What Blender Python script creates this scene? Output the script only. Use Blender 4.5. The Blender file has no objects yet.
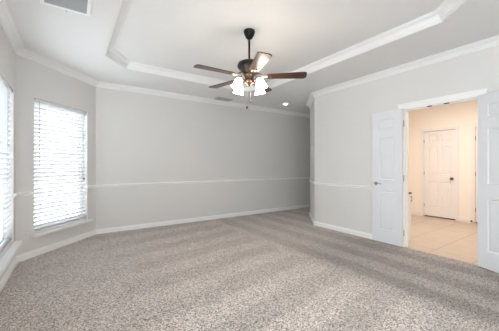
import bpy, bmesh, math, random
from mathutils import Vector, Matrix

random.seed(4)
sc = bpy.context.scene
COL = sc.collection
PI = math.pi

# ------------------------------------------------------------------ camera, sky, light, exposure
# room axes: x runs along the far wall to the right, y runs along the door wall away from the camera, camera over (0,0)
cam_d = bpy.data.cameras.new('camera')
cam = bpy.data.objects.new('camera', cam_d)
COL.objects.link(cam)
cam.location = (0, 0, 1.2)
cam.rotation_euler = (PI/2, 0, math.radians(55.843-90))
cam_d.sensor_fit = 'HORIZONTAL'
cam_d.sensor_width = 36.0
cam_d.lens = 261.369/499*36.0
cam_d.clip_start = 0.05
sc.camera = cam

world = bpy.data.worlds.new('overcast_sky')
sc.world = world
world.use_nodes = True
wn = world.node_tree
wn.nodes.clear()
w_out = wn.nodes.new('ShaderNodeOutputWorld')
w_bg = wn.nodes.new('ShaderNodeBackground')
w_bg.inputs['Color'].default_value = (0.91, 0.955, 1.0, 1)
w_bg.inputs['Strength'].default_value = 3.0
wn.links.new(w_bg.outputs[0], w_out.inputs[0])

sc.view_settings.view_transform = 'Standard'
sc.view_settings.look = 'None'
sc.view_settings.gamma = 1.0
sc.view_settings.use_curve_mapping = False
sc.view_settings.exposure = 1.25
sc.cycles.use_denoising = True
sc.cycles.max_bounces = 12
sc.cycles.diffuse_bounces = 8
sc.cycles.transparent_max_bounces = 12
sc.cycles.sample_clamp_indirect = 8.0

def area_light(name, loc, rot, sx, sy, power, color, portal=False):
    d = bpy.data.lights.new(name, 'AREA')
    d.shape = 'RECTANGLE'; d.size = sx; d.size_y = sy; d.energy = power; d.color = color
    if portal:
        d.cycles.is_portal = True
    o = bpy.data.objects.new(name, d)
    o.location = loc; o.rotation_euler = rot
    COL.objects.link(o)
    return o

# ------------------------------------------------------------------ dimensions
H = 2.66                    # ceiling
TRAY = 0.10                 # recess of the tray
XL, XR, YB, YN = -0.575, 4.032, 5.285, -2.3
A = (XL, 4.278); B = (0.344, YB)
D = (XR, 3.611); E = (4.724, 4.376)
XE = 7.4                    # end of the passage behind the door wall
HX0, HX1, HY0, HY1 = XR+0.12, 6.94, 0.25, 3.42   # hall behind the double door
DOOR0, DOOR1, DOORH = 1.036, 1.915, 2.035
WZ0, WZ1 = 0.285, 2.095

# added fill lamp outside the unseen side window, and the hall lamp
area_light('side_fill_light', (XL-0.18, -0.2, 1.2), (PI/2, 0, -PI/2), 1.55, 1.75, 26, (0.92, 0.96, 1.0))
area_light('hall_ceiling_light', (5.35, 1.75, 2.6), (0, 0, 0), 0.5, 0.5, 17, (1.0, 0.95, 0.89))

# ------------------------------------------------------------------ materials
def new_mat(name):
    m = bpy.data.materials.new(name)
    m.use_nodes = True
    nt = m.node_tree
    return m, nt, nt.nodes['Principled BSDF']

def node(nt, t, **kw):
    n = nt.nodes.new(t)
    for k, v in kw.items():
        setattr(n, k, v)
    return n

def paint(name, col, rough=0.6, bump=0.0, scale=120, spec=0.3, metal=0.0, var=0.0):
    m, nt, b = new_mat(name)
    b.inputs['Base Color'].default_value = (*col, 1)
    b.inputs['Roughness'].default_value = rough
    b.inputs['Specular IOR Level'].default_value = spec
    b.inputs['Metallic'].default_value = metal
    tc = node(nt, 'ShaderNodeTexCoord')
    nz = node(nt, 'ShaderNodeTexNoise')
    nz.inputs['Scale'].default_value = scale
    nz.inputs['Detail'].default_value = 3
    nt.links.new(tc.outputs['Object'], nz.inputs['Vector'])
    if bump:
        bp = node(nt, 'ShaderNodeBump')
        bp.inputs['Strength'].default_value = bump
        bp.inputs['Distance'].default_value = 0.004
        nt.links.new(nz.outputs['Fac'], bp.inputs['Height'])
        nt.links.new(bp.outputs['Normal'], b.inputs['Normal'])
    if var:
        mx = node(nt, 'ShaderNodeMix', data_type='RGBA')
        mx.inputs[6].default_value = (*[c*(1-var) for c in col], 1)
        mx.inputs[7].default_value = (*[min(1, c*(1+var)) for c in col], 1)
        nt.links.new(nz.outputs['Fac'], mx.inputs[0])
        nt.links.new(mx.outputs[2], b.inputs['Base Color'])
    return m

M_WALL = paint('wall_paint', (0.74, 0.73, 0.715), 0.75, 0.15, 90, 0.2)
M_CEIL = paint('ceiling_paint', (0.80, 0.795, 0.79), 0.85, 0.15, 70, 0.1)
M_TRIM = paint('trim_white', (0.90, 0.895, 0.89), 0.4, 0.0, 40, 0.4)
M_CROWN = paint('crown_white', (0.88, 0.88, 0.88), 0.4, 0.0, 40, 0.3)
M_DOOR = paint('door_white', (0.755, 0.77, 0.80), 0.4, 0.05, 60, 0.4)
M_HALL = paint('hall_paint', (0.88, 0.815, 0.74), 0.8, 0.1, 90, 0.1)
M_HTRIM = paint('hall_trim', (0.80, 0.765, 0.75), 0.45, 0.0, 60, 0.3)
M_BLACK = paint('dark_bronze', (0.008, 0.007, 0.0065), 0.4, 0.0, 60, 0.25)
M_BRONZE = paint('antique_bronze', (0.07, 0.045, 0.035), 0.35, 0.0, 60, 0.5, 0.8, 0.3)
M_CHROME = paint('brushed_nickel', (0.42, 0.40, 0.38), 0.3, 0.0, 60, 0.5, 1.0)
M_IRON = paint('antique_nickel', (0.22, 0.19, 0.165), 0.35, 0.0, 60, 0.5, 1.0)
M_KNOB = paint('aged_brass', (0.22, 0.15, 0.09), 0.35, 0.0, 60, 0.5, 0.9)
M_PLATE = paint('plate_plastic', (0.74, 0.735, 0.72), 0.45, 0.0, 60, 0.4)
M_SLOT = paint('plate_slot', (0.35, 0.345, 0.335), 0.5)
M_DARK = paint('dark_gap', (0.02, 0.018, 0.016), 0.8)
M_GRILLE = paint('vent_grey', (0.42, 0.43, 0.45), 0.5, 0.0, 50, 0.4)
M_VENTW = paint('vent_white', (0.92, 0.93, 0.94), 0.5, 0.0, 50, 0.3)
M_VINYL = paint('window_vinyl', (0.80, 0.80, 0.80), 0.4, 0.0, 50, 0.4)
M_CORD = paint('cord_grey', (0.55, 0.55, 0.56), 0.7)
M_TASSEL = paint('tassel_wood', (0.22, 0.19, 0.15), 0.6)
M_RUBBER = paint('rubber_dark', (0.05, 0.035, 0.03), 0.7)
M_CAB = paint('cabinet_white', (0.82, 0.80, 0.77), 0.5, 0.0, 50, 0.3)

def carpet_mat():
    m, nt, b = new_mat('speckled_carpet')
    b.inputs['Roughness'].default_value = 0.95
    b.inputs['Specular IOR Level'].default_value = 0.05
    b.inputs['Sheen Weight'].default_value = 0.42
    b.inputs['Sheen Tint'].default_value = (1.0, 0.91, 0.87, 1)
    b.inputs['Sheen Roughness'].default_value = 0.45
    L = nt.links.new
    tc = node(nt, 'ShaderNodeTexCoord')
    sep = node(nt, 'ShaderNodeSeparateXYZ')
    L(tc.outputs['Object'], sep.inputs[0])
    def math_(op, a, b_=None, c=None):
        n = node(nt, 'ShaderNodeMath', operation=op)
        for i, v in enumerate((a, b_, c)):
            if v is None: continue
            if isinstance(v, (int, float)): n.inputs[i].default_value = v
            else: L(v, n.inputs[i])
        return n.outputs[0]
    def noise(scale, detail=2, rough=0.5):
        n = node(nt, 'ShaderNodeTexNoise')
        n.inputs['Scale'].default_value = scale; n.inputs['Detail'].default_value = detail
        n.inputs['Roughness'].default_value = rough
        L(tc.outputs['Object'], n.inputs['Vector'])
        return n.outputs['Fac']
    def sstep(x, lo, hi):
        n = node(nt, 'ShaderNodeMapRange', interpolation_type='SMOOTHSTEP')
        n.inputs['From Min'].default_value = lo; n.inputs['From Max'].default_value = hi
        L(x, n.inputs['Value'])
        return n.outputs['Result']
    # speckle of the twisted yarn tufts
    vo = node(nt, 'ShaderNodeTexVoronoi', feature='F1')
    vo.inputs['Scale'].default_value = 125
    L(tc.outputs['Object'], vo.inputs['Vector'])
    sepc = node(nt, 'ShaderNodeSeparateColor')
    L(vo.outputs['Color'], sepc.inputs[0])
    n1 = noise(75, 3, 0.7)
    sp = math_('ADD', math_('MULTIPLY', sepc.outputs[0], 0.55), math_('MULTIPLY', n1, 0.75))
    cr = node(nt, 'ShaderNodeValToRGB')
    els = cr.color_ramp.elements
    els[0].position = 0.25; els[0].color = (0.015, 0.010, 0.008, 1)
    els[1].position = 0.95; els[1].color = (0.86, 0.80, 0.76, 1)
    e = els.new(0.45); e.color = (0.22, 0.185, 0.165, 1)
    e = els.new(0.66); e.color = (0.51, 0.46, 0.43, 1)
    L(sp, cr.inputs[0])
    # pile brushed two ways by the vacuum: strips along x on the window side, along y by the doors
    wob = math_('MULTIPLY', math_('SUBTRACT', noise(1.3, 2), 0.5), 0.5)
    yy = math_('ADD', math_('SUBTRACT', sep.outputs[1], math_('MULTIPLY', sep.outputs[0], 0.15)), math_('MULTIPLY', wob, 0.35))
    s1 = math_('SINE', math_('MULTIPLY', math_('SUBTRACT', yy, 1.65), 2*PI/0.56))
    xx = math_('ADD', sep.outputs[0], math_('MULTIPLY', wob, 0.3))
    s2 = math_('SINE', math_('MULTIPLY', math_('SUBTRACT', xx, 2.40), 2*PI/0.48))
    side = sstep(math_('ADD', sep.outputs[0], math_('MULTIPLY', wob, 0.2)), 2.44, 2.50)
    s1s = sstep(s1, -0.5, 0.5); s2s = sstep(s2, -0.5, 0.5)
    fade1 = math_('MULTIPLY', sstep(sep.outputs[0], -0.1, 1.2), 1.0)
    a1 = math_('ADD', 1.0, math_('MULTIPLY', math_('MULTIPLY', math_('SUBTRACT', s1s, 0.5), 0.20), fade1))
    drk = math_('MULTIPLY', math_('MULTIPLY', sstep(sep.outputs[0], 2.2, 2.8), math_('SUBTRACT', 1.15, sstep(sep.outputs[1], 2.0, 3.4))), -0.36)  # darker zone by the doors: brushed nap, deepened to offset surplus light there
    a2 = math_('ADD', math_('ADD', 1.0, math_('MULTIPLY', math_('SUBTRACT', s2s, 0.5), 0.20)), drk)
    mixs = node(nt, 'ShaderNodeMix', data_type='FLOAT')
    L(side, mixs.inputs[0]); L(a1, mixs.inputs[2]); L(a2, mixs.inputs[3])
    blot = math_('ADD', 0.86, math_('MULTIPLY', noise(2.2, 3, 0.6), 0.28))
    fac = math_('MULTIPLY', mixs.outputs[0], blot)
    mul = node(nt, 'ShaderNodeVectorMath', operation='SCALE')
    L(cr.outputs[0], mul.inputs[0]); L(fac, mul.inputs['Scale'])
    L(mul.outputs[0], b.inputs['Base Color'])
    bp = node(nt, 'ShaderNodeBump')
    bp.inputs['Strength'].default_value = 0.7
    bp.inputs['Distance'].default_value = 0.012
    L(sp, bp.inputs['Height']); L(bp.outputs[0], b.inputs['Normal'])
    return m
M_CARPET = carpet_mat()

def tile_mat():
    m, nt, b = new_mat('hall_tile')
    L = nt.links.new
    b.inputs['Roughness'].default_value = 0.35
    b.inputs['Specular IOR Level'].default_value = 0.4
    tc = node(nt, 'ShaderNodeTexCoord')
    mp = node(nt, 'ShaderNodeMapping')
    mp.inputs['Location'].default_value = (-4.30, -1.60, 0)
    L(tc.outputs['Object'], mp.inputs[0])
    br = node(nt, 'ShaderNodeTexBrick')
    br.offset = 0.0; br.squash = 1.0
    br.inputs['Scale'].default_value = 1.0
    br.inputs['Brick Width'].default_value = 0.48
    br.inputs['Row Height'].default_value = 0.48
    br.inputs['Mortar Size'].default_value = 0.006
    br.inputs['Mortar Smooth'].default_value = 0.3
    br.inputs['Color1'].default_value = (0.56, 0.455, 0.37, 1)
    br.inputs['Color2'].default_value = (0.53, 0.43, 0.345, 1)
    br.inputs['Mortar'].default_value = (0.36, 0.27, 0.20, 1)
    L(mp.outputs[0], br.inputs['Vector'])
    nz = node(nt, 'ShaderNodeTexNoise')
    nz.inputs['Scale'].default_value = 5; nz.inputs['Detail'].default_value = 4
    L(tc.outputs['Object'], nz.inputs['Vector'])
    mr = node(nt, 'ShaderNodeMapRange')
    mr.inputs['To Min'].default_value = 0.92; mr.inputs['To Max'].default_value = 1.08
    L(nz.outputs['Fac'], mr.inputs[0])
    mul = node(nt, 'ShaderNodeVectorMath', operation='SCALE')
    L(br.outputs['Color'], mul.inputs[0]); L(mr.outputs[0], mul.inputs['Scale'])
    L(mul.outputs[0], b.inputs['Base Color'])
    return m
M_TILE = tile_mat()

def wood_mat():
    m, nt, b = new_mat('walnut_blade')
    L = nt.links.new
    b.inputs['Roughness'].default_value = 0.30
    b.inputs['Coat Weight'].default_value = 0.25
    b.inputs['Coat Roughness'].default_value = 0.22
    b.inputs['Coat IOR'].default_value = 1.7
    b.inputs['Specular IOR Level'].default_value = 0.5
    tc = node(nt, 'ShaderNodeTexCoord')
    mp = node(nt, 'ShaderNodeMapping')
    mp.inputs['Scale'].default_value = (2.0, 30, 30)
    L(tc.outputs['Object'], mp.inputs[0])
    nz = node(nt, 'ShaderNodeTexNoise')
    nz.inputs['Scale'].default_value = 1.6; nz.inputs['Detail'].default_value = 5
    L(mp.outputs[0], nz.inputs['Vector'])
    cr = node(nt, 'ShaderNodeValToRGB')
    cr.color_ramp.elements[0].position = 0.3; cr.color_ramp.elements[0].color = (0.022, 0.009, 0.005, 1)
    cr.color_ramp.elements[1].position = 0.7; cr.color_ramp.elements[1].color = (0.085, 0.032, 0.016, 1)
    L(nz.outputs['Fac'], cr.inputs[0])
    L(cr.outputs[0], b.inputs['Base Color'])
    return m
M_WOOD = wood_mat()

def glow_mat(name, col, strength):
    m, nt, b = new_mat(name)
    b.inputs['Base Color'].default_value = (0.9, 0.88, 0.85, 1)
    b.inputs['Roughness'].default_value = 0.4
    b.inputs['Emission Color'].default_value = (*col, 1)
    b.inputs['Emission Strength'].default_value = strength
    return m
M_SHADE = glow_mat('lit_frosted_glass', (1.0, 0.86, 0.70), 13.0)
M_BULB = glow_mat('lit_bulb', (1.0, 0.85, 0.66), 20.0)
M_CAN = glow_mat('dim_bulb', (1.0, 0.93, 0.85), 3.0)

def slat_mat():
    m = bpy.data.materials.new('white_blind_slat')
    m.use_nodes = True
    nt = m.node_tree; nt.nodes.clear(); L = nt.links.new
    out = node(nt, 'ShaderNodeOutputMaterial')
    d = node(nt, 'ShaderNodeBsdfDiffuse'); d.inputs[0].default_value = (0.86, 0.87, 0.88, 1)
    t = node(nt, 'ShaderNodeBsdfTranslucent'); t.inputs[0].default_value = (0.86, 0.88, 0.90, 1)
    mx = node(nt, 'ShaderNodeMixShader'); mx.inputs[0].default_value = 0.19
    L(d.outputs[0], mx.inputs[1]); L(t.outputs[0], mx.inputs[2]); L(mx.outputs[0], out.inputs[0])
    return m
M_SLAT = slat_mat()

def pane_mat():
    m = bpy.data.materials.new('window_glass')
    m.use_nodes = True
    nt = m.node_tree; nt.nodes.clear(); L = nt.links.new
    out = node(nt, 'ShaderNodeOutputMaterial')
    t = node(nt, 'ShaderNodeBsdfTransparent'); t.inputs[0].default_value = (0.95, 0.97, 0.97, 1)
    g = node(nt, 'ShaderNodeBsdfGlossy'); g.inputs['Roughness'].default_value = 0.02
    mx = node(nt, 'ShaderNodeMixShader'); mx.inputs[0].default_value = 0.06
    L(t.outputs[0], mx.inputs[1]); L(g.outputs[0], mx.inputs[2]); L(mx.outputs[0], out.inputs[0])
    return m
M_GLASS = pane_mat()

# ------------------------------------------------------------------ mesh helpers
def link(name, bm, mats, parent=None, smooth=False, recalc=True):
    if recalc:
        bmesh.ops.recalc_face_normals(bm, faces=bm.faces)
    me = bpy.data.meshes.new(name)
    bm.to_mesh(me); bm.free()
    for m in (mats if isinstance(mats, (list, tuple)) else [mats]):
        me.materials.append(m)
    if smooth:
        for p in me.polygons: p.use_smooth = True
    o = bpy.data.objects.new(name, me)
    COL.objects.link(o)
    if parent is not None: o.parent = parent
    return o

def empty(name, loc=(0, 0, 0), rotz=0.0):
    o = bpy.data.objects.new(name, None)
    o.empty_display_size = 0.1
    o.location = loc; o.rotation_euler = (0, 0, rotz)
    COL.objects.link(o)
    return o

def tag(o, label, cat, group=None, kind=None):
    o['label'] = label; o['category'] = cat
    if group: o['group'] = group
    if kind: o['kind'] = kind
    return o

def struct(o, label, cat):
    return tag(o, label, cat, kind='structure')

def box(bm, x0, x1, y0, y1, z0, z1, mat=None, mi=0, bevel=0.0):
    vs = [bm.verts.new((x, y, z)) for x in (x0, x1) for y in (y0, y1) for z in (z0, z1)]
    idx = [(0, 1, 3, 2), (4, 6, 7, 5), (0, 4, 5, 1), (2, 3, 7, 6), (0, 2, 6, 4), (1, 5, 7, 3)]
    fs = [bm.faces.new([vs[i] for i in f]) for f in idx]
    for f in fs: f.material_index = mi
    if bevel:
        es = list({e for f in fs for e in f.edges})
        r = bmesh.ops.bevel(bm, geom=es, offset=bevel, segments=2, affect='EDGES')
        vs = list({v for f in r['faces'] for v in f.verts} | {v for v in vs if v.is_valid})
    if mat is not None:
        bmesh.ops.transform(bm, matrix=mat, verts=[v for v in vs if v.is_valid])
    return vs

def lathe(bm, prof, seg=32, mat=None):
    rings = []
    new = []
    for r, z in prof:
        if r < 1e-6:
            v = bm.verts.new((0, 0, z)); rings.append([v]); new.append(v)
        else:
            ring = [bm.verts.new((r*math.cos(2*PI*i/seg), r*math.sin(2*PI*i/seg), z)) for i in range(seg)]
            rings.append(ring); new += ring
    for a, b in zip(rings, rings[1:]):
        for i in range(seg):
            j = (i+1) % seg
            if len(a) == 1 and len(b) == 1: continue
            if len(a) == 1: bm.faces.new((a[0], b[i], b[j]))
            elif len(b) == 1: bm.faces.new((a[i], b[0], a[j]))
            else: bm.faces.new((a[i], b[i], b[j], a[j]))
    if mat is not None:
        bmesh.ops.transform(bm, matrix=mat, verts=new)
    return new

def tube(bm, pts, r, seg=10, cap=True):
    pts = [Vector(p) for p in pts]
    rr = r if isinstance(r, (list, tuple)) else [r]*len(pts)
    rings = []
    up = Vector((0, 0, 1))
    for i, p in enumerate(pts):
        t = (pts[min(i+1, len(pts)-1)]-pts[max(i-1, 0)]).normalized()
        a = t.cross(up)
        if a.length < 1e-4: a = t.cross(Vector((1, 0, 0)))
        a.normalize(); b = t.cross(a).normalized()
        rings.append([bm.verts.new(p+(a*math.cos(2*PI*k/seg)+b*math.sin(2*PI*k/seg))*rr[i]) for k in range(seg)])
    for p, q in zip(rings, rings[1:]):
        for k in range(seg):
            j = (k+1) % seg
            bm.faces.new((p[k], p[j], q[j], q[k]))
    if cap:
        bm.faces.new(rings[0][::-1]); bm.faces.new(rings[-1])

def axis_frame(p, q):
    """local x along the wall from p to q, local y to the LEFT of that direction (into the room), z up"""
    d = Vector((q[0]-p[0], q[1]-p[1], 0)).normalized()
    n = Vector((-d.y, d.x, 0))
    return Matrix(((d.x, n.x, 0, p[0]), (d.y, n.y, 0, p[1]), (0, 0, 1, 0), (0, 0, 0, 1)))

def wall(name, p, q, label, openings=(), t=0.12, z0=0.0, z1=H, mats=None, ext0=0.0, ext1=0.0):
    """a wall whose inner face runs p->q with the room on the left; openings = (s0, s1, z0, z1)"""
    Lw = (Vector(q)-Vector(p)).length
    ss = sorted({-ext0, Lw+ext1, *[o[0] for o in openings], *[o[1] for o in openings]})
    zs = sorted({z0, z1, *[o[2] for o in openings], *[o[3] for o in openings]})
    bm = bmesh.new()
    solid = {}
    for i in range(len(ss)-1):
        for k in range(len(zs)-1):
            cs, cz = (ss[i]+ss[i+1])/2, (zs[k]+zs[k+1])/2
            solid[i, k] = not any(o[0] < cs < o[1] and o[2] < cz < o[3] for o in openings)
    V = {}
    def v(i, k, b):
        if (i, k, b) not in V: V[i, k, b] = bm.verts.new((ss[i], -t if b else 0.0, zs[k]))
        return V[i, k, b]
    for (i, k), s in solid.items():
        if not s: continue
        bm.faces.new((v(i, k, 0), v(i+1, k, 0), v(i+1, k+1, 0), v(i, k+1, 0)))
        f = bm.faces.new((v(i, k, 1), v(i, k+1, 1), v(i+1, k+1, 1), v(i+1, k, 1))); f.material_index = 1
        if not solid.get((i-1, k)): bm.faces.new((v(i, k, 0), v(i, k+1, 0), v(i, k+1, 1), v(i, k, 1)))
        if not solid.get((i+1, k)): bm.faces.new((v(i+1, k, 0), v(i+1, k, 1), v(i+1, k+1, 1), v(i+1, k+1, 0)))
        if not solid.get((i, k-1)): bm.faces.new((v(i, k, 0), v(i, k, 1), v(i+1, k, 1), v(i+1, k, 0)))
        if not solid.get((i, k+1)): bm.faces.new((v(i, k+1, 0), v(i+1, k+1, 0), v(i+1, k+1, 1), v(i, k+1, 1)))
    bmesh.ops.transform(bm, matrix=axis_frame(p, q), verts=bm.verts)
    o = link(name, bm, mats or [M_WALL, M_WALL])
    return struct(o, label, 'wall')

def sweep(path, prof, closed=False):
    """mitred moulding along path (room on the left); returns one bmesh per segment. prof = closed (offset, z) outline"""
    n = len(path)
    P = [Vector((a[0], a[1])) for a in path]
    offs = []
    for i in range(n):
        dirs = []
        if closed or i > 0: dirs.append((P[i]-P[i-1]).normalized())
        if closed or i < n-1: dirs.append((P[(i+1) % n]-P[i]).normalized())
        nn = [Vector((-d.y, d.x)) for d in dirs]
        if len(nn) == 1: offs.append(nn[0])
        else:
            m = (nn[0]+nn[1]).normalized()
            offs.append(m/max(0.2, m.dot(nn[0])))
    out = []
    for i in range(n if closed else n-1):
        j = (i+1) % n
        bm = bmesh.new()
        r0 = [bm.verts.new((P[i].x+offs[i].x*d, P[i].y+offs[i].y*d, z)) for d, z in prof]
        r1 = [bm.verts.new((P[j].x+offs[j].x*d, P[j].y+offs[j].y*d, z)) for d, z in prof]
        m = len(prof)
        for k in range(m):
            l = (k+1) % m
            bm.faces.new((r0[k], r0[l], r1[l], r1[k]))
        bm.faces.new(r0); bm.faces.new(r1[::-1])
        out.append(bm)
    return out

trim_no = [0]
def trim(bm, label, mat=None, parent=None):
    trim_no[0] += 1
    o = link('trim_%d' % trim_no[0], bm, mat or M_TRIM, parent)
    return struct(o, label, 'trim')

def lerp2(p, q, s):
    d = (Vector(q)-Vector(p)); d.normalize()
    return (p[0]+d.x*s, p[1]+d.y*s)

# ------------------------------------------------------------------ floor and ceiling
bm = bmesh.new()
pl = [(-0.8, YN-0.15), (XR+0.015, YN-0.15), (XR+0.015, 3.55), (4.95, 4.33), (XE+0.12, 4.33), (XE+0.12, YB+0.12), (-0.8, YB+0.12)]
f = bm.faces.new([bm.verts.new((x, y, 0)) for x, y in pl])
r = bmesh.ops.extrude_face_region(bm, geom=[f])
bmesh.ops.translate(bm, verts=[v for v in r['geom'] if isinstance(v, bmesh.types.BMVert)], vec=(0, 0, -0.1))
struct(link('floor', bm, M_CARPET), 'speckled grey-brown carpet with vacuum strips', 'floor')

bm = bmesh.new()
box(bm, XR+0.015, HX1+0.12, HY0-0.12, HY1+0.12, -0.1, -0.004)
struct(link('floor_hall', bm, M_TILE), 'beige tiled hall floor beyond the double door', 'floor')

TX0, TX1, TY0, TY1, TC = 0.36, 3.117, 0.69, 4.327, 0.0
tray = [(0.72, 0.69), (2.77, 0.69), (3.117, 1.10), (3.117, 3.94), (2.80, 4.327), (0.677, 4.327), (0.36, 3.94), (0.36, 1.10)]
bm = bmesh.new()
outer = [(-0.85, YN-0.15), (XE+0.2, YN-0.15), (XE+0.2, YB+0.2), (-0.85, YB+0.2)]
ov = [bm.verts.new((x, y, H)) for x, y in outer]
iv = [bm.verts.new((x, y, H)) for x, y in tray]
es = [bm.edges.new((ov[i], ov[(i+1) % 4])) for i in range(4)] + [bm.edges.new((iv[i], iv[(i+1) % 8])) for i in range(8)]
bmesh.ops.triangle_fill(bm, edges=es, use_beauty=True)
tv = [bm.verts.new((x, y, H+TRAY)) for x, y in tray]
for i in range(8):
    j = (i+1) % 8
    bm.faces.new((iv[i], iv[j], tv[j], tv[i]))
bm.faces.new(tv)
rv = [bm.verts.new((x, y, H+0.25)) for x, y in outer]
for i in range(4):
    j = (i+1) % 4
    bm.faces.new((ov[i], ov[j], rv[j], rv[i]))
bm.faces.new(rv)
struct(link('ceiling', bm, M_CEIL), 'off-white ceiling with a shallow octagonal tray', 'ceiling')

# ------------------------------------------------------------------ walls
WL0, WL1 = 2.85, 4.128                       # left window along y
WB0, WB1 = 0.235, 1.165                      # bay window along A->B
wall('wall_near', (XL, YN), (XR, YN), 'near wall with an opening added to let light in', [(0.2, 1.3, 0.285, 2.095)], ext0=0.12, ext1=0.12)  # unseen wall, its bare opening added to admit sky light
wall('wall_right', (XR, YN), D, 'off-white wall holding the double door', [(DOOR0-YN, DOOR1-YN, 0.0, DOORH)], mats=[M_WALL, M_HALL])
wall('wall_column', D, E, 'short slanted wall at the passage corner')
wall('wall_passage', E, (XE, 4.376), 'side wall of the passage behind the corner', ext1=0.12)
wall('wall_passage_end', (XE, 4.376), (XE, YB), 'end wall of the passage', ext1=0.12)
wall('wall_back', (XE, YB), B, 'long off-white far wall with chair rail', ext1=0.04)
BAYL = (Vector(A)-Vector(B)).length
# room on the left means running B -> A for the bay and A -> near corner for the left wall
wall('wall_bay', B, A, 'slanted grey wall around the narrow window', [(BAYL-WB1, BAYL-WB0, WZ0, WZ1)], ext0=0.04, ext1=0.04)
wall('wall_left', A, (XL, YN), 'grey window wall at the left', [(A[1]-WL1, A[1]-WL0, WZ0, WZ1), (A[1]-0.6, A[1]+1.0, WZ0, WZ1)], ext0=0.04)  # nearer opening belongs to the added, unseen window

# hall behind the double door
HD0, HD1 = 2.20, 2.825                       # six-panel door
HE0, HE1 = 1.02, 1.865                       # next door to the right
wall('wall_hall_far', (HX1, HY0), (HX1, HY1), 'peach hall wall with a six-panel door', [(HD0-HY0, HD1-HY0, 0, 2.0), (HE0-HY0, HE1-HY0, 0, 2.0)], mats=[M_HALL, M_HALL], ext0=0.12, ext1=0.12)
wall('wall_hall_end', (HX1, HY1), (HX0, HY1), 'peach hall end wall past the white cabinet', mats=[M_HALL, M_HALL])
wall('wall_hall_side', (HX0, HY0), (HX1, HY0), 'peach hall end wall behind the right leaf', mats=[M_HALL, M_HALL])

# ------------------------------------------------------------------ mouldings
def cove(z, d, h):
    return [(0, z), (0, z-h), (0.010, z-h), (0.014, z-h*0.86), (0.022, z-h*0.80), (0.030, z-h*0.55), (0.048, z-h*0.33),
            (d*0.80, z-h*0.22), (d*0.86, z-h*0.12), (d, z-h*0.10), (d, z)]
BASE = [(0, 0), (0.016, 0), (0.016, 0.062), (0.011, 0.072), (0.008, 0.085), (0, 0.085)]
RAIL = [(0, 0.816), (0.008, 0.818), (0.011, 0.834), (0.024, 0.842), (0.026, 0.852), (0.014, 0.857), (0.010, 0.865), (0, 0.865)]
loop = [(XL, YN), (XR, YN), D, E, (XE, 4.376), (XE, YB), B, A]
crown_names = ['the near wall', 'the door wall', 'the slanted passage corner', 'the passage side wall', 'the passage end', 'the long far wall', 'the slanted bay wall', 'the left window wall']
for bm, w in zip(sweep(loop, cove(H, 0.085, 0.085), True), crown_names):
    trim(bm, 'white crown moulding along ' + w, M_CROWN)
for bm, w in zip(sweep(tray, cove(H+TRAY, 0.095, 0.092), True), ['near edge', 'near door corner', 'door side', 'far door corner', 'far edge', 'far window corner', 'window side', 'near window corner']):
    trim(bm, 'white crown moulding on the %s of the ceiling tray' % w, M_CROWN)

def runs(path, prof, names, kind):
    for bm, nm in zip(sweep(path, prof), names):
        if kind == 'base':
            struct(link('baseboard_' + nm, bm, M_TRIM), 'white baseboard along the %s wall' % nm.replace('_', ' '), 'baseboard')
        else:
            trim(bm, 'white chair rail on the %s wall' % nm.replace('_', ' '))
CAS = 0.065
runs([(XR, DOOR1+CAS), D, E, (XE, 4.376), (XE, YB), B, A, (XL, YN), (XR, YN), (XR, DOOR0-CAS)], BASE,
     ['right', 'column', 'passage', 'passage_end', 'back', 'bay', 'left', 'near', 'right_near'], 'base')
bayp = lambda s: lerp2(A, B, s)
runs([(XR, DOOR1+CAS), D, E, (XE, 4.376), (XE, YB), B, bayp(WB1+0.005)], RAIL, ['right', 'column', 'passage', 'passage_end', 'back', 'bay_end'], 'rail')
runs([bayp(WB0-0.005), A, (XL, WL1+0.01)], RAIL, ['bay_start', 'left'], 'rail')

# double-door casing, jambs, hall casings
bm = bmesh.new()
for y0, y1 in ((DOOR0-CAS, DOOR0), (DOOR1, DOOR1+CAS)):
    box(bm, XR-0.018, XR, y0, y1, 0, DOORH, bevel=0.003)
box(bm, XR-0.018, XR, DOOR0-CAS, DOOR1+CAS, DOORH, DOORH+CAS, bevel=0.003)
box(bm, XR-0.024, XR, DOOR0-CAS-0.008, DOOR1+CAS+0.008, DOORH+CAS-0.012, DOORH+CAS+0.006, bevel=0.002)
trim(bm, 'white casing around the double door')
bm = bmesh.new()
for y0, y1 in ((DOOR0, DOOR0+0.018), (DOOR1-0.018, DOOR1)):
    box(bm, XR-0.002, XR+0.13, y0, y1, 0, DOORH)
box(bm, XR-0.002, XR+0.13, DOOR0+0.018, DOOR1-0.018, DOORH-0.018, DOORH)
for y0, y1 in ((DOOR0+0.018, DOOR0+0.03), (DOOR1-0.03, DOOR1-0.018)):
    box(bm, XR+0.045, XR+0.085, y0, y1, 0, DOORH-0.018)
box(bm, XR+0.045, XR+0.085, DOOR0+0.03, DOOR1-0.03, DOORH-0.03, DOORH-0.018)
jamb = trim(bm, 'white jamb lining the double door opening')
for y in (1.578, 1.382):
    bm = bmesh.new()
    box(bm, XR+0.004, XR+0.040, y-0.028, y+0.028, DOORH-0.026, DOORH-0.0175, bevel=0.002)
    link('strike_plate', bm, M_BLACK, jamb)
bm = bmesh.new()
box(bm, HX0, HX0+0.015, DOOR1, DOOR1+0.06, 0, DOORH); box(bm, HX0, HX0+0.015, DOOR0-0.06, DOOR0, 0, DOORH)
box(bm, HX0, HX0+0.015, DOOR0-0.06, DOOR1+0.06, DOORH, DOORH+0.06)
trim(bm, 'white casing on the hall side of the double door', M_HTRIM)

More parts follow.
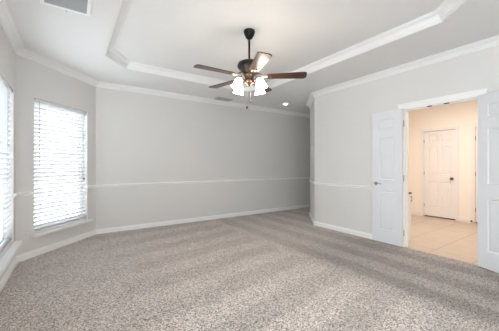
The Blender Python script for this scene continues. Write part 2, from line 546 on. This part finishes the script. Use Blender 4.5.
def hall_casing(y0, y1, label):
    bm = bmesh.new()
    for a, b in ((y0-0.06, y0), (y1, y1+0.06)):
        box(bm, HX1-0.016, HX1, a, b, 0, 2.0, bevel=0.003)
    box(bm, HX1-0.016, HX1, y0-0.06, y1+0.06, 2.0, 2.06, bevel=0.003)
    trim(bm, label, M_HTRIM)
hall_casing(HD0, HD1, 'white casing around the six-panel hall door')
hall_casing(HE0, HE1, 'white casing half hidden by the right door leaf')
for nm, a, b in (('hall_left', HD1+0.06, HY1), ('hall_middle', HE1+0.06, HD0-0.06), ('hall_right', HY0, HE0-0.06)):
    bm = sweep([(HX1, a), (HX1, b)], [(d, z-0.004) for d, z in BASE])[0]
    struct(link('baseboard_' + nm, bm, M_HTRIM), {'hall_left': 'white hall baseboard left of the six-panel door', 'hall_middle': 'short white baseboard between the two hall doors', 'hall_right': 'hidden white hall baseboard right of the doors'}[nm], 'baseboard')
bm = sweep([(HX1, HY1), (HX0, HY1)], [(d, z-0.004) for d, z in BASE])[0]
struct(link('baseboard_hall_end', bm, M_HTRIM), 'white baseboard along the hall end wall', 'baseboard')

# ------------------------------------------------------------------ panelled door leaves
def panel_door(bm, w, h, th, cols, rows):
    """leaf in local x 0..w, y 0..th, z 0..h with moulded panels on both faces; cols and rows list panel spans"""
    xs = sorted({0, w, *[c for p in cols for c in p]}); zs = sorted({0, h, *[c for p in rows for c in p]})
    ispan = lambda a, b, spans: any(abs(a-p[0]) < 1e-6 and abs(b-p[1]) < 1e-6 for p in spans)
    for face in (0, 1):
        y = th if face else 0.0
        s = -1 if face else 1
        for i in range(len(xs)-1):
            for k in range(len(zs)-1):
                x0, x1, z0, z1 = xs[i], xs[i+1], zs[k], zs[k+1]
                if ispan(x0, x1, cols) and ispan(z0, z1, rows):
                    steps = [(0, 0), (0.010, 0.009), (0.016, 0.009), (0.034, 0.002)]
                    rings = [[bm.verts.new((a, y+s*d, c)) for a, c in ((x0+i_, z0+i_), (x1-i_, z0+i_), (x1-i_, z1-i_), (x0+i_, z1-i_))] for i_, d in steps]
                    for p, q in zip(rings, rings[1:]):
                        for e in range(4):
                            g = (e+1) % 4
                            bm.faces.new((p[e], p[g], q[g], q[e]))
                    bm.faces.new(rings[-1])
                else:
                    bm.faces.new([bm.verts.new((a, y, c)) for a, c in ((x0, z0), (x1, z0), (x1, z1), (x0, z1))])
    for x in (0, w): bm.faces.new([bm.verts.new((x, a, c)) for a, c in ((0, 0), (th, 0), (th, h), (0, h))])
    for z in (0, h): bm.faces.new([bm.verts.new((a, c, z)) for a, c in ((0, 0), (w, 0), (w, th), (0, th))])
    bmesh.ops.remove_doubles(bm, verts=bm.verts, dist=1e-5)

ROWS = [(0.20, 0.80), (0.97, 1.61), (1.735, 1.895)]
def lever(parent, x, y, z, sgn, dirx):
    bm = bmesh.new()
    lathe(bm, [(0, 0), (0.027, 0), (0.027, 0.004), (0.020, 0.010), (0.012, 0.013), (0.011, 0.045), (0, 0.045)], 20,
          Matrix.Translation((x, y, z)) @ Matrix.Rotation(PI/2*(-sgn), 4, 'X'))
    h = link('handle', bm, M_CHROME, parent, True)
    h['label'] = 'brushed metal lever handle'
    bm = bmesh.new()
    yy = y+sgn*0.042
    tube(bm, [(x-dirx*0.006, yy, z), (x+dirx*0.03, yy, z+0.004), (x+dirx*0.07, yy+sgn*0.004, z+0.002), (x+dirx*0.105, yy-sgn*0.002, z-0.004)], [0.010, 0.0095, 0.008, 0.006])
    link('lever', bm, M_CHROME, h, True)

def leaf(name, hinge, ang, mirror, label, lev):
    """hinge in plan, local x from the hinge to the free edge"""
    w, h, th = 0.455, 2.015, 0.035
    o_bm = bmesh.new()
    panel_door(o_bm, w, h, th, [(0.11, w-0.11)], ROWS)
    if mirror:
        bmesh.ops.translate(o_bm, verts=o_bm.verts, vec=(0, -th, 0))
    o = link(name, o_bm, M_DOOR)
    o.location = (hinge[0], hinge[1], 0.014); o.rotation_euler = (0, 0, ang)
    struct(o, label, 'door')
    for z in (0.20, 1.0, 1.80):
        bm = bmesh.new()
        tube(bm, [(-0.006, -0.005 if not mirror else 0.005, z-0.045), (-0.006, -0.005 if not mirror else 0.005, z+0.045)], 0.006, 10)
        link('hinge', bm, M_CHROME, o, True)
    if lev:
        y = th if not mirror else -th
        lever(o, w-0.06, y, 0.905, 1 if not mirror else -1, -1)
    return o
# left leaf folded back flat against the wall, its free edge further away
leaf('door_1', (XR-0.027, 1.899), PI/2, False, 'narrow white panelled door leaf with lever, folded back left of the opening', True)
# right leaf swung past square towards the camera
leaf('door_2', (XR-0.020, DOOR0-0.004), math.radians(-90-25), True, 'narrow white panelled door leaf right of the opening, cut by the frame', False)

def hall_door(name, y0, y1, label, knob):
    w = y1-y0-0.006
    bm = bmesh.new()
    c = w/2
    panel_door(bm, w, 1.972, 0.035, [(0.085, c-0.035), (c+0.035, w-0.085)], ROWS)
    o = link(name, bm, M_HTRIM)
    # local x runs towards lower y, face y=th looks at the double door
    o.location = (HX1+0.012, y1-0.003, 0.022); o.rotation_euler = (0, 0, -PI/2)
    struct(o, label, 'door')
    bm = bmesh.new()
    R = Matrix.Translation((w-0.065, 0, 0.885)) @ Matrix.Rotation(PI/2, 4, 'X')
    lathe(bm, [(0, 0), (0.032, 0), (0.032, 0.005), (0.014, 0.010), (0.012, 0.030), (0.026, 0.040), (0.030, 0.052), (0.024, 0.066), (0, 0.070)], 20, R)
    k = link('knob', bm, M_KNOB, o, True); k['label'] = 'dark brass door knob'
    for z in (0.25, 1.0, 1.75):
        bm = bmesh.new(); tube(bm, [(0.002, -0.004, z-0.04), (0.002, -0.004, z+0.04)], 0.005, 8)
        link('hinge', bm, M_KNOB, o, True)
    return o
hall_door('door_3', HD0, HD1, 'closed white six-panel door with dark knob across the hall', True)
hall_door('door_4', HE0, HE1, 'white hall door almost hidden behind the right door leaf', True)
bm = bmesh.new()
box(bm, HX1+0.06, HX1+0.3, HE0-0.1, HD1+0.1, -0.1, 2.2)
struct(link('wall_closet', bm, M_DARK), 'dark closet space behind the hall doors', 'wall')

# ------------------------------------------------------------------ windows with reveals, sashes and stools
def window(name, frame, w, label, muntins=2):
    """frame: local x along the wall, +y into the room; opening x 0..w, z WZ0..WZ1; sits at the outer side of the reveal"""
    h0, h1 = WZ0, WZ1
    ya, yb = -0.12, -0.085
    bm = bmesh.new()
    for a in ((0, 0.04, h0, h1), (w-0.04, w, h0, h1), (0.04, w-0.04, h0, h0+0.045), (0.04, w-0.04, h1-0.04, h1)):
        box(bm, a[0], a[1], ya, yb, a[2], a[3], bevel=0.002)
    o = link(name, bm, M_VINYL)
    o.matrix_world = frame
    struct(o, label, 'window')
    mid = 1.035
    for (z0, z1, y0, y1) in ((h0+0.045, mid+0.02, -0.105, -0.086), (mid-0.02, h1-0.04, -0.119, -0.106)):
        bm = bmesh.new()
        x0, x1 = 0.04, w-0.04
        for a in ((x0, x0+0.035, z0, z1), (x1-0.035, x1, z0, z1), (x0+0.035, x1-0.035, z0, z0+0.04), (x0+0.035, x1-0.035, z1-0.04, z1)):
            box(bm, a[0], a[1], y0, y1, a[2], a[3])
        for k in range(1, muntins+1):
            xm = x0+(x1-x0)*k/(muntins+1)
            box(bm, xm-0.008, xm+0.008, (y0+y1)/2-0.004, (y0+y1)/2+0.004, z0+0.04, z1-0.04)
        nz = 2 if z1 < 1.2 else 3
        for k in range(1, nz):
            zm = z0+(z1-z0)*k/nz
            box(bm, x0+0.035, x1-0.035, (y0+y1)/2-0.003, (y0+y1)/2+0.003, zm-0.008, zm+0.008)
        s = link('sash', bm, M_VINYL, o)
        bm = bmesh.new()
        box(bm, x0+0.03, x1-0.03, (y0+y1)/2-0.0015, (y0+y1)/2+0.0015, z0+0.03, z1-0.03)
        link('pane', bm, M_GLASS, s)
    bm = bmesh.new()
    box(bm, 0.001, w-0.001, -0.085, 0.0, h0-0.0, h0+0.012)
    box(bm, -0.055, w+0.055, 0.0, 0.075, h0-0.022, h0+0.012, bevel=0.005)
    link('window_sill', bm, M_TRIM, o)
    return o

def blind(frame, w, label, cord_x, wand_x, closed=52):
    root = bpy.data.objects.new('window_blind', None)
    COL.objects.link(root)
    root.matrix_world = frame
    tag(root, label, 'blind', 'white slatted window blinds')
    x0, x1 = 0.008, w-0.008
    yc = -0.040
    top = WZ1-0.004
    bm = bmesh.new(); box(bm, x0, x1, yc-0.028, yc+0.028, top-0.045, top, bevel=0.003)
    hr = link('headrail', bm, M_SLAT, root)
    for x in (x0+0.002, x1-0.012):
        bm = bmesh.new(); box(bm, x, x+0.010, yc+0.029, yc+0.038, top-0.018, top+0.003)
        link('bracket', bm, M_GRILLE, hr)
    zb = WZ0+0.055
    n = 31
    bm = bmesh.new()
    a = math.radians(closed)
    z0, z1 = zb+0.045, top-0.065
    for k in range(n):
        z = z0+(z1-z0)*k/(n-1)
        R = Matrix.Translation((0, yc, z)) @ Matrix.Rotation(a, 4, 'X')
        box(bm, x0+0.004, x1-0.004, -0.028, 0.028, -0.0014, 0.0014, R)
    link('slats', bm, M_SLAT, root)
    bm = bmesh.new(); box(bm, x0+0.004, x1-0.004, yc-0.026, yc+0.026, zb-0.012, zb+0.010, bevel=0.004)
    link('bottom_rail', bm, M_CORD, root)  # grey here puts the rail's backlit shade into its colour
    for t in (0.18, 0.82):
        x = x0+(x1-x0)*t
        bm = bmesh.new()
        for y in (yc-0.024, yc+0.024): tube(bm, [(x, y, zb), (x, y, top-0.04)], 0.0012, 6)
        link('ladder_cord', bm, M_CORD, root)
    bm = bmesh.new()
    tube(bm, [(wand_x, yc+0.040, top-0.03), (wand_x, yc+0.042, 1.18)], 0.0045, 8)
    link('tilt_wand', bm, M_CORD, root, True)
    bm = bmesh.new()
    for d in (-0.008, 0.008): tube(bm, [(cord_x+d*0.4, yc+0.034, top-0.03), (cord_x+d, yc+0.036, 1.0)], 0.0018, 6)
    pc = link('pull_cord', bm, M_CORD, root)
    bm = bmesh.new()
    for d in (-0.009, 0.009):
        lathe(bm, [(0, 0.036), (0.004, 0.034), (0.008, 0.004), (0.007, 0), (0, 0)], 12, Matrix.Translation((cord_x+d, yc+0.036, 0.965)))
    tk = link('tassel', bm, M_TASSEL, pc, True); tk['label'] = 'small brown cord tassels'
    return root

# frames: x along wall, room on the +y side
fb = axis_frame(B, A) @ Matrix.Translation((BAYL-WB1, 0, 0))
window('window_1', fb, WB1-WB0, 'narrow sash window in the slanted bay wall')
wbw = WB1-WB0
blind(fb, wbw, 'white slatted blind on the narrow bay window, with tassels', 0.07, wbw-0.075)
fl = axis_frame(A, (XL, YN)) @ Matrix.Translation((A[1]-WL1, 0, 0))
window('window_2', fl, WL1-WL0, 'sash window at the left edge of the picture')
blind(fl, WL1-WL0, 'white slatted blind on the window cut by the left frame edge', WL1-WL0-0.09, WL1-WL0-0.2)

fl2 = axis_frame(A, (XL, YN)) @ Matrix.Translation((A[1]-0.6, 0, 0))
window('window_added', fl2, 1.6, 'unseen sash window added beside the camera for light', 3)  # out of view, added to bring side light into the room

# ------------------------------------------------------------------ outlets, switch
def outlet(frame, x, z, label, room_mat=M_PLATE):
    o = empty('wall_outlet')
    o.matrix_world = frame @ Matrix.Translation((x, 0, z))
    tag(o, label, 'outlet', 'wall outlets')
    bm = bmesh.new(); box(bm, -0.035, 0.035, 0, 0.006, -0.057, 0.057, bevel=0.002)
    link('cover_plate', bm, room_mat, o)
    for dz in (-0.024, 0.024):
        bm = bmesh.new(); box(bm, -0.016, 0.016, 0.006, 0.009, dz-0.014, dz+0.014, bevel=0.002)
        rc = link('receptacle', bm, room_mat, o)
        bm = bmesh.new()
        for dx in (-0.007, 0.005): box(bm, dx, dx+0.003, 0.0088, 0.0096, dz-0.005, dz+0.007)
        link('slot', bm, M_SLOT, rc)
    return o
fback = axis_frame((XE, YB), B)
outlet(fback, XE-1.60, 0.383, 'white outlet low on the far wall, nearer the bay window')
outlet(fback, XE-4.868, 0.371, 'white outlet low on the far wall, by the dark passage')
fright = axis_frame((XR, YN), D)
outlet(fright, 2.843-YN, 0.343, 'white outlet low on the wall beside the left door leaf')
fbay = axis_frame(B, A)
outlet(fbay, BAYL-0.115, 0.34, 'white outlet in the narrow strip of wall between two windows')
fcol = axis_frame(D, E)
sw = empty('light_switch')
sw.matrix_world = fcol @ Matrix.Translation((0.45, 0, 1.57))
tag(sw, 'white wall switch on the slanted passage corner, above the chair rail', 'switch')
bm = bmesh.new(); box(bm, -0.058, 0.058, 0, 0.006, -0.058, 0.058, bevel=0.002); link('cover_plate', bm, M_PLATE, sw)
for dx in (-0.024, 0.024):
    bm = bmesh.new(); box(bm, dx-0.014, dx+0.014, 0.006, 0.011, -0.030, 0.030, bevel=0.002); link('rocker', bm, M_TRIM, sw)

# ------------------------------------------------------------------ ceiling vents, recessed lamp
def ceiling_vent(cx, cy, w, d, label, blades, matf, matb, border, bladedir='x'):
    o = empty('ceiling_vent', (cx, cy, H))
    tag(o, label, 'vent')
    bm = bmesh.new()
    for a in ((-w/2, w/2, -d/2, -d/2+border), (-w/2, w/2, d/2-border, d/2), (-w/2, -w/2+border, -d/2+border, d/2-border), (w/2-border, w/2, -d/2+border, d/2-border)):
        box(bm, a[0], a[1], a[2], a[3], -0.016, 0, bevel=0.002)
    link('vent_frame', bm, matf, o)
    bm = bmesh.new(); box(bm, -w/2+border, w/2-border, -d/2+border, d/2-border, -0.003, -0.0005)
    link('backing', bm, M_DARK, o)
    bm = bmesh.new()
    n = blades
    for k in range(n):
        y = -d/2+border+(d-2*border)*(k+0.5)/n
        R = Matrix.Translation((0, y, -0.010)) @ Matrix.Rotation(math.radians(-22), 4, 'X')
        box(bm, -w/2+border, w/2-border, -0.33*(d-2*border)/n, 0.33*(d-2*border)/n, -0.0008, 0.0008, R)
    link('louvers', bm, matb, o)
    return o
v = ceiling_vent(-0.045, 2.68, 0.38, 0.58, 'large return air vent in the ceiling above the left window', 8, M_VENTW, M_GRILLE, 0.032)
bm = bmesh.new(); box(bm, -0.004, 0.004, 0.30, 0.335, -0.008, 0); link('latch', bm, M_GRILLE, v)
ceiling_vent(2.74, 5.06, 0.36, 0.20, 'small grey supply vent in the ceiling near the far wall', 7, M_GRILLE, M_GRILLE, 0.02)
rl = empty('recessed_light', (4.16, 4.62, H))
tag(rl, 'small recessed ceiling light over the passage entrance', 'ceiling light')
bm = bmesh.new(); lathe(bm, [(0.062, 0), (0.095, 0), (0.095, -0.006), (0.085, -0.010), (0.066, -0.010), (0.062, -0.002), (0.062, 0)], 32); link('trim_ring', bm, M_VENTW, rl, True)
bm = bmesh.new(); lathe(bm, [(0, -0.001), (0.063, -0.001), (0.063, -0.004), (0, -0.004)], 32); link('baffle', bm, M_DARK, rl)
bm = bmesh.new(); lathe(bm, [(0, -0.002), (0.040, -0.004), (0.044, -0.014), (0.034, -0.026), (0, -0.032)], 24); link('bulb', bm, M_CAN, rl, True)

# ------------------------------------------------------------------ ceiling fan with four lit shades
FX, FY, FZ = 1.699, 2.509, H+TRAY
fan = empty('ceiling_fan', (FX, FY, FZ))
tag(fan, 'dark five-bladed ceiling fan with four lit glass shades hanging from the tray', 'ceiling fan')
def fpart(name, prof, mat, seg=32, parent=fan):
    bm = bmesh.new(); lathe(bm, prof, seg)
    return link(name, bm, mat, parent, True)
fpart('canopy', [(0, 0), (0.064, 0), (0.066, -0.012), (0.062, -0.030), (0.050, -0.060), (0.036, -0.085), (0.022, -0.095), (0.014, -0.100), (0, -0.100)], M_BLACK)
fpart('downrod', [(0, -0.09), (0.0115, -0.09), (0.0115, -0.335), (0.022, -0.340), (0.024, -0.362), (0, -0.362)], M_BLACK, 16)
fpart('motor_housing', [(0, -0.355), (0.040, -0.355), (0.060, -0.360), (0.105, -0.366), (0.130, -0.380), (0.138, -0.400), (0.138, -0.418), (0.124, -0.440), (0.085, -0.462), (0.075, -0.498), (0, -0.498)], M_BLACK, 40)
fpart('switch_housing', [(0, -0.495), (0.072, -0.495), (0.075, -0.510), (0.056, -0.525), (0.050, -0.560), (0.056, -0.580), (0.048, -0.605), (0.022, -0.622), (0.012, -0.640), (0, -0.644)], M_BRONZE, 28)
BLZ = -0.532
def blade_mesh():
    bm = bmesh.new()
    # outline: root at x 0.20, rounded tip at 0.665
    pts = []
    x0, x1, w0, w1 = 0.205, 0.655, 0.054, 0.073
    pts += [(x0, -w0*0.75), (x0+0.02, -w0)]
    pts += [(x1-0.035, -w1)]
    for k in range(7):
        a = -PI/2+k*PI/12
        pts.append((x1-0.035+0.035*math.cos(a), -w1+0.035+0.035*math.sin(a)))
    for k in range(7):
        a = k*PI/12
        pts.append((x1-0.035+0.035*math.cos(a), w1-0.035+0.035*math.sin(a)))
    pts += [(x1-0.035, w1), (x0+0.02, w0), (x0, w0*0.75)]
    clean = []
    for p in pts:
        if not clean or (Vector(p)-Vector(clean[-1])).length > 1e-4: clean.append(p)
    f = bm.faces.new([bm.verts.new((x, y, 0.004)) for x, y in clean])
    r = bmesh.ops.extrude_face_region(bm, geom=[f])
    bmesh.ops.translate(bm, verts=[v for v in r['geom'] if isinstance(v, bmesh.types.BMVert)], vec=(0, 0, -0.008))
    return bm
def iron_mesh():
    bm = bmesh.new()
    tube(bm, [(0.075, 0, 0.045), (0.115, 0, 0.030), (0.150, 0.012, 0.005), (0.190, 0.020, -0.006), (0.235, 0.022, -0.008)], [0.010, 0.010, 0.009, 0.008, 0.006], 8)
    tube(bm, [(0.075, 0, 0.045), (0.115, 0, 0.030), (0.150, -0.012, 0.005), (0.190, -0.020, -0.006), (0.235, -0.022, -0.008)], [0.010, 0.010, 0.009, 0.008, 0.006], 8)
    box(bm, 0.185, 0.262, -0.030, 0.030, -0.0085, -0.0042, bevel=0.0015)
    return bm
blade0 = None
for k in range(5):
    if blade0 is None:
        b = blade0 = link('blade', blade_mesh(), M_WOOD, fan)
        iron0 = link('blade_iron', iron_mesh(), M_IRON, b, True)
    else:
        b = blade0.copy(); COL.objects.link(b); b.parent = fan
        i_ = iron0.copy(); COL.objects.link(i_); i_.parent = b
    b.location = (0, 0, BLZ)
    b.rotation_euler = (math.radians(-8), 0, math.radians(33+72*k))
    b.rotation_mode = 'XYZ'
    b['label'] = 'dark walnut blade'
# four arms, each with a bell shade and bulb
arm0 = None
for k in range(4):
    ang = math.radians(-123.7+45+90*k)
    if arm0 is None:
        bm = bmesh.new()
        tube(bm, [(0.040, 0, -0.585), (0.085, 0, -0.585), (0.125, 0, -0.572), (0.150, 0, -0.576), (0.158, 0, -0.592)], 0.008, 10)
        arm = arm0 = link('light_arm', bm, M_BRONZE, fan, True)
        T = Matrix.Translation((0.158, 0, -0.585)) @ Matrix.Rotation(math.radians(-16), 4, 'Y')
        bm = bmesh.new()
        lathe(bm, [(0.016, -0.004), (0.027, -0.010), (0.040, -0.030), (0.047, -0.062), (0.056, -0.095), (0.066, -0.112), (0.063, -0.112), (0.053, -0.094), (0.044, -0.062), (0.037, -0.031), (0.024, -0.013), (0.016, -0.007), (0.016, -0.004)], 28, T)
        sh0 = link('lamp_shade', bm, M_SHADE, arm, True); sh0['label'] = 'glowing frosted glass bell shade'
        bm = bmesh.new()
        lathe(bm, [(0, -0.010), (0.013, -0.012), (0.014, -0.035), (0.027, -0.062), (0.026, -0.080), (0.014, -0.094), (0, -0.098)], 18, T)
        bu0 = link('bulb', bm, M_BULB, arm, True)
        bm = bmesh.new()
        lathe(bm, [(0, 0.012), (0.016, 0.010), (0.021, -0.004), (0.021, -0.014), (0, -0.014)], 18, T)
        so0 = link('socket', bm, M_BRONZE, arm, True)
    else:
        arm = arm0.copy(); COL.objects.link(arm); arm.parent = fan
        for q in (sh0, bu0, so0):
            c = q.copy(); COL.objects.link(c); c.parent = arm
    arm.rotation_euler = (0, 0, ang)
# pull chains with dark fobs
fdir = Vector((math.sin(math.radians(55.843)), -math.cos(math.radians(55.843)), 0))     # to the right as the camera looks
for off, dep, zl in ((0.016, 0.0, 1.945), (-0.026, 0.0, 1.878)):
    p = fdir*off
    bm = bmesh.new(); tube(bm, [(p.x, p.y, -0.59), (p.x, p.y, zl-FZ)], 0.0009, 6)
    ch = link('pull_chain', bm, M_CHROME, fan)
    bm = bmesh.new(); lathe(bm, [(0, 0.016), (0.006, 0.012), (0.011, -0.004), (0.010, -0.016), (0, -0.020)], 14, Matrix.Translation((p.x, p.y, zl-FZ)))
    link('chain_fob', bm, M_BLACK, ch, True)

# ------------------------------------------------------------------ hall furniture
cab = empty('hall_cabinet', (HX0+0.02, 2.03, -0.004))
tag(cab, 'low white cabinet just inside the hall, left of the opening', 'cabinet')
bm = bmesh.new(); box(bm, 0, 0.375, 0.01, 0.62, 0, 0.745, bevel=0.003); link('body', bm, M_CAB, cab)
bm = bmesh.new(); box(bm, -0.002, 0.39, 0, 0.63, 0.745, 0.770, bevel=0.004); t = link('top', bm, M_BRONZE, cab); t['label'] = 'dark wooden cabinet top'
bm = bmesh.new(); box(bm, 0.012, 0.363, -0.006, 0.01, 0.06, 0.73, bevel=0.003); dr = link('door', bm, M_CAB, cab)
bm = bmesh.new()
tube(bm, [(0.335, -0.006, 0.63), (0.335, -0.024, 0.635), (0.335, -0.024, 0.705), (0.335, -0.006, 0.71)], 0.006, 8)
link('handle', bm, M_BLACK, dr, True)
ds = empty('door_stop', (HX1-0.016, 1.885+0.02, 0.045))
tag(ds, 'small dark-tipped door stop low on the hall wall beside the right door leaf', 'door stop')
bm = bmesh.new(); tube(bm, [(0, 0, 0), (-0.06, 0, 0)], 0.006, 10); link('stem', bm, M_CHROME, ds, True)
bm = bmesh.new(); tube(bm, [(-0.058, 0, 0), (-0.075, 0, 0)], 0.017, 14); link('tip', bm, M_RUBBER, ds, True)
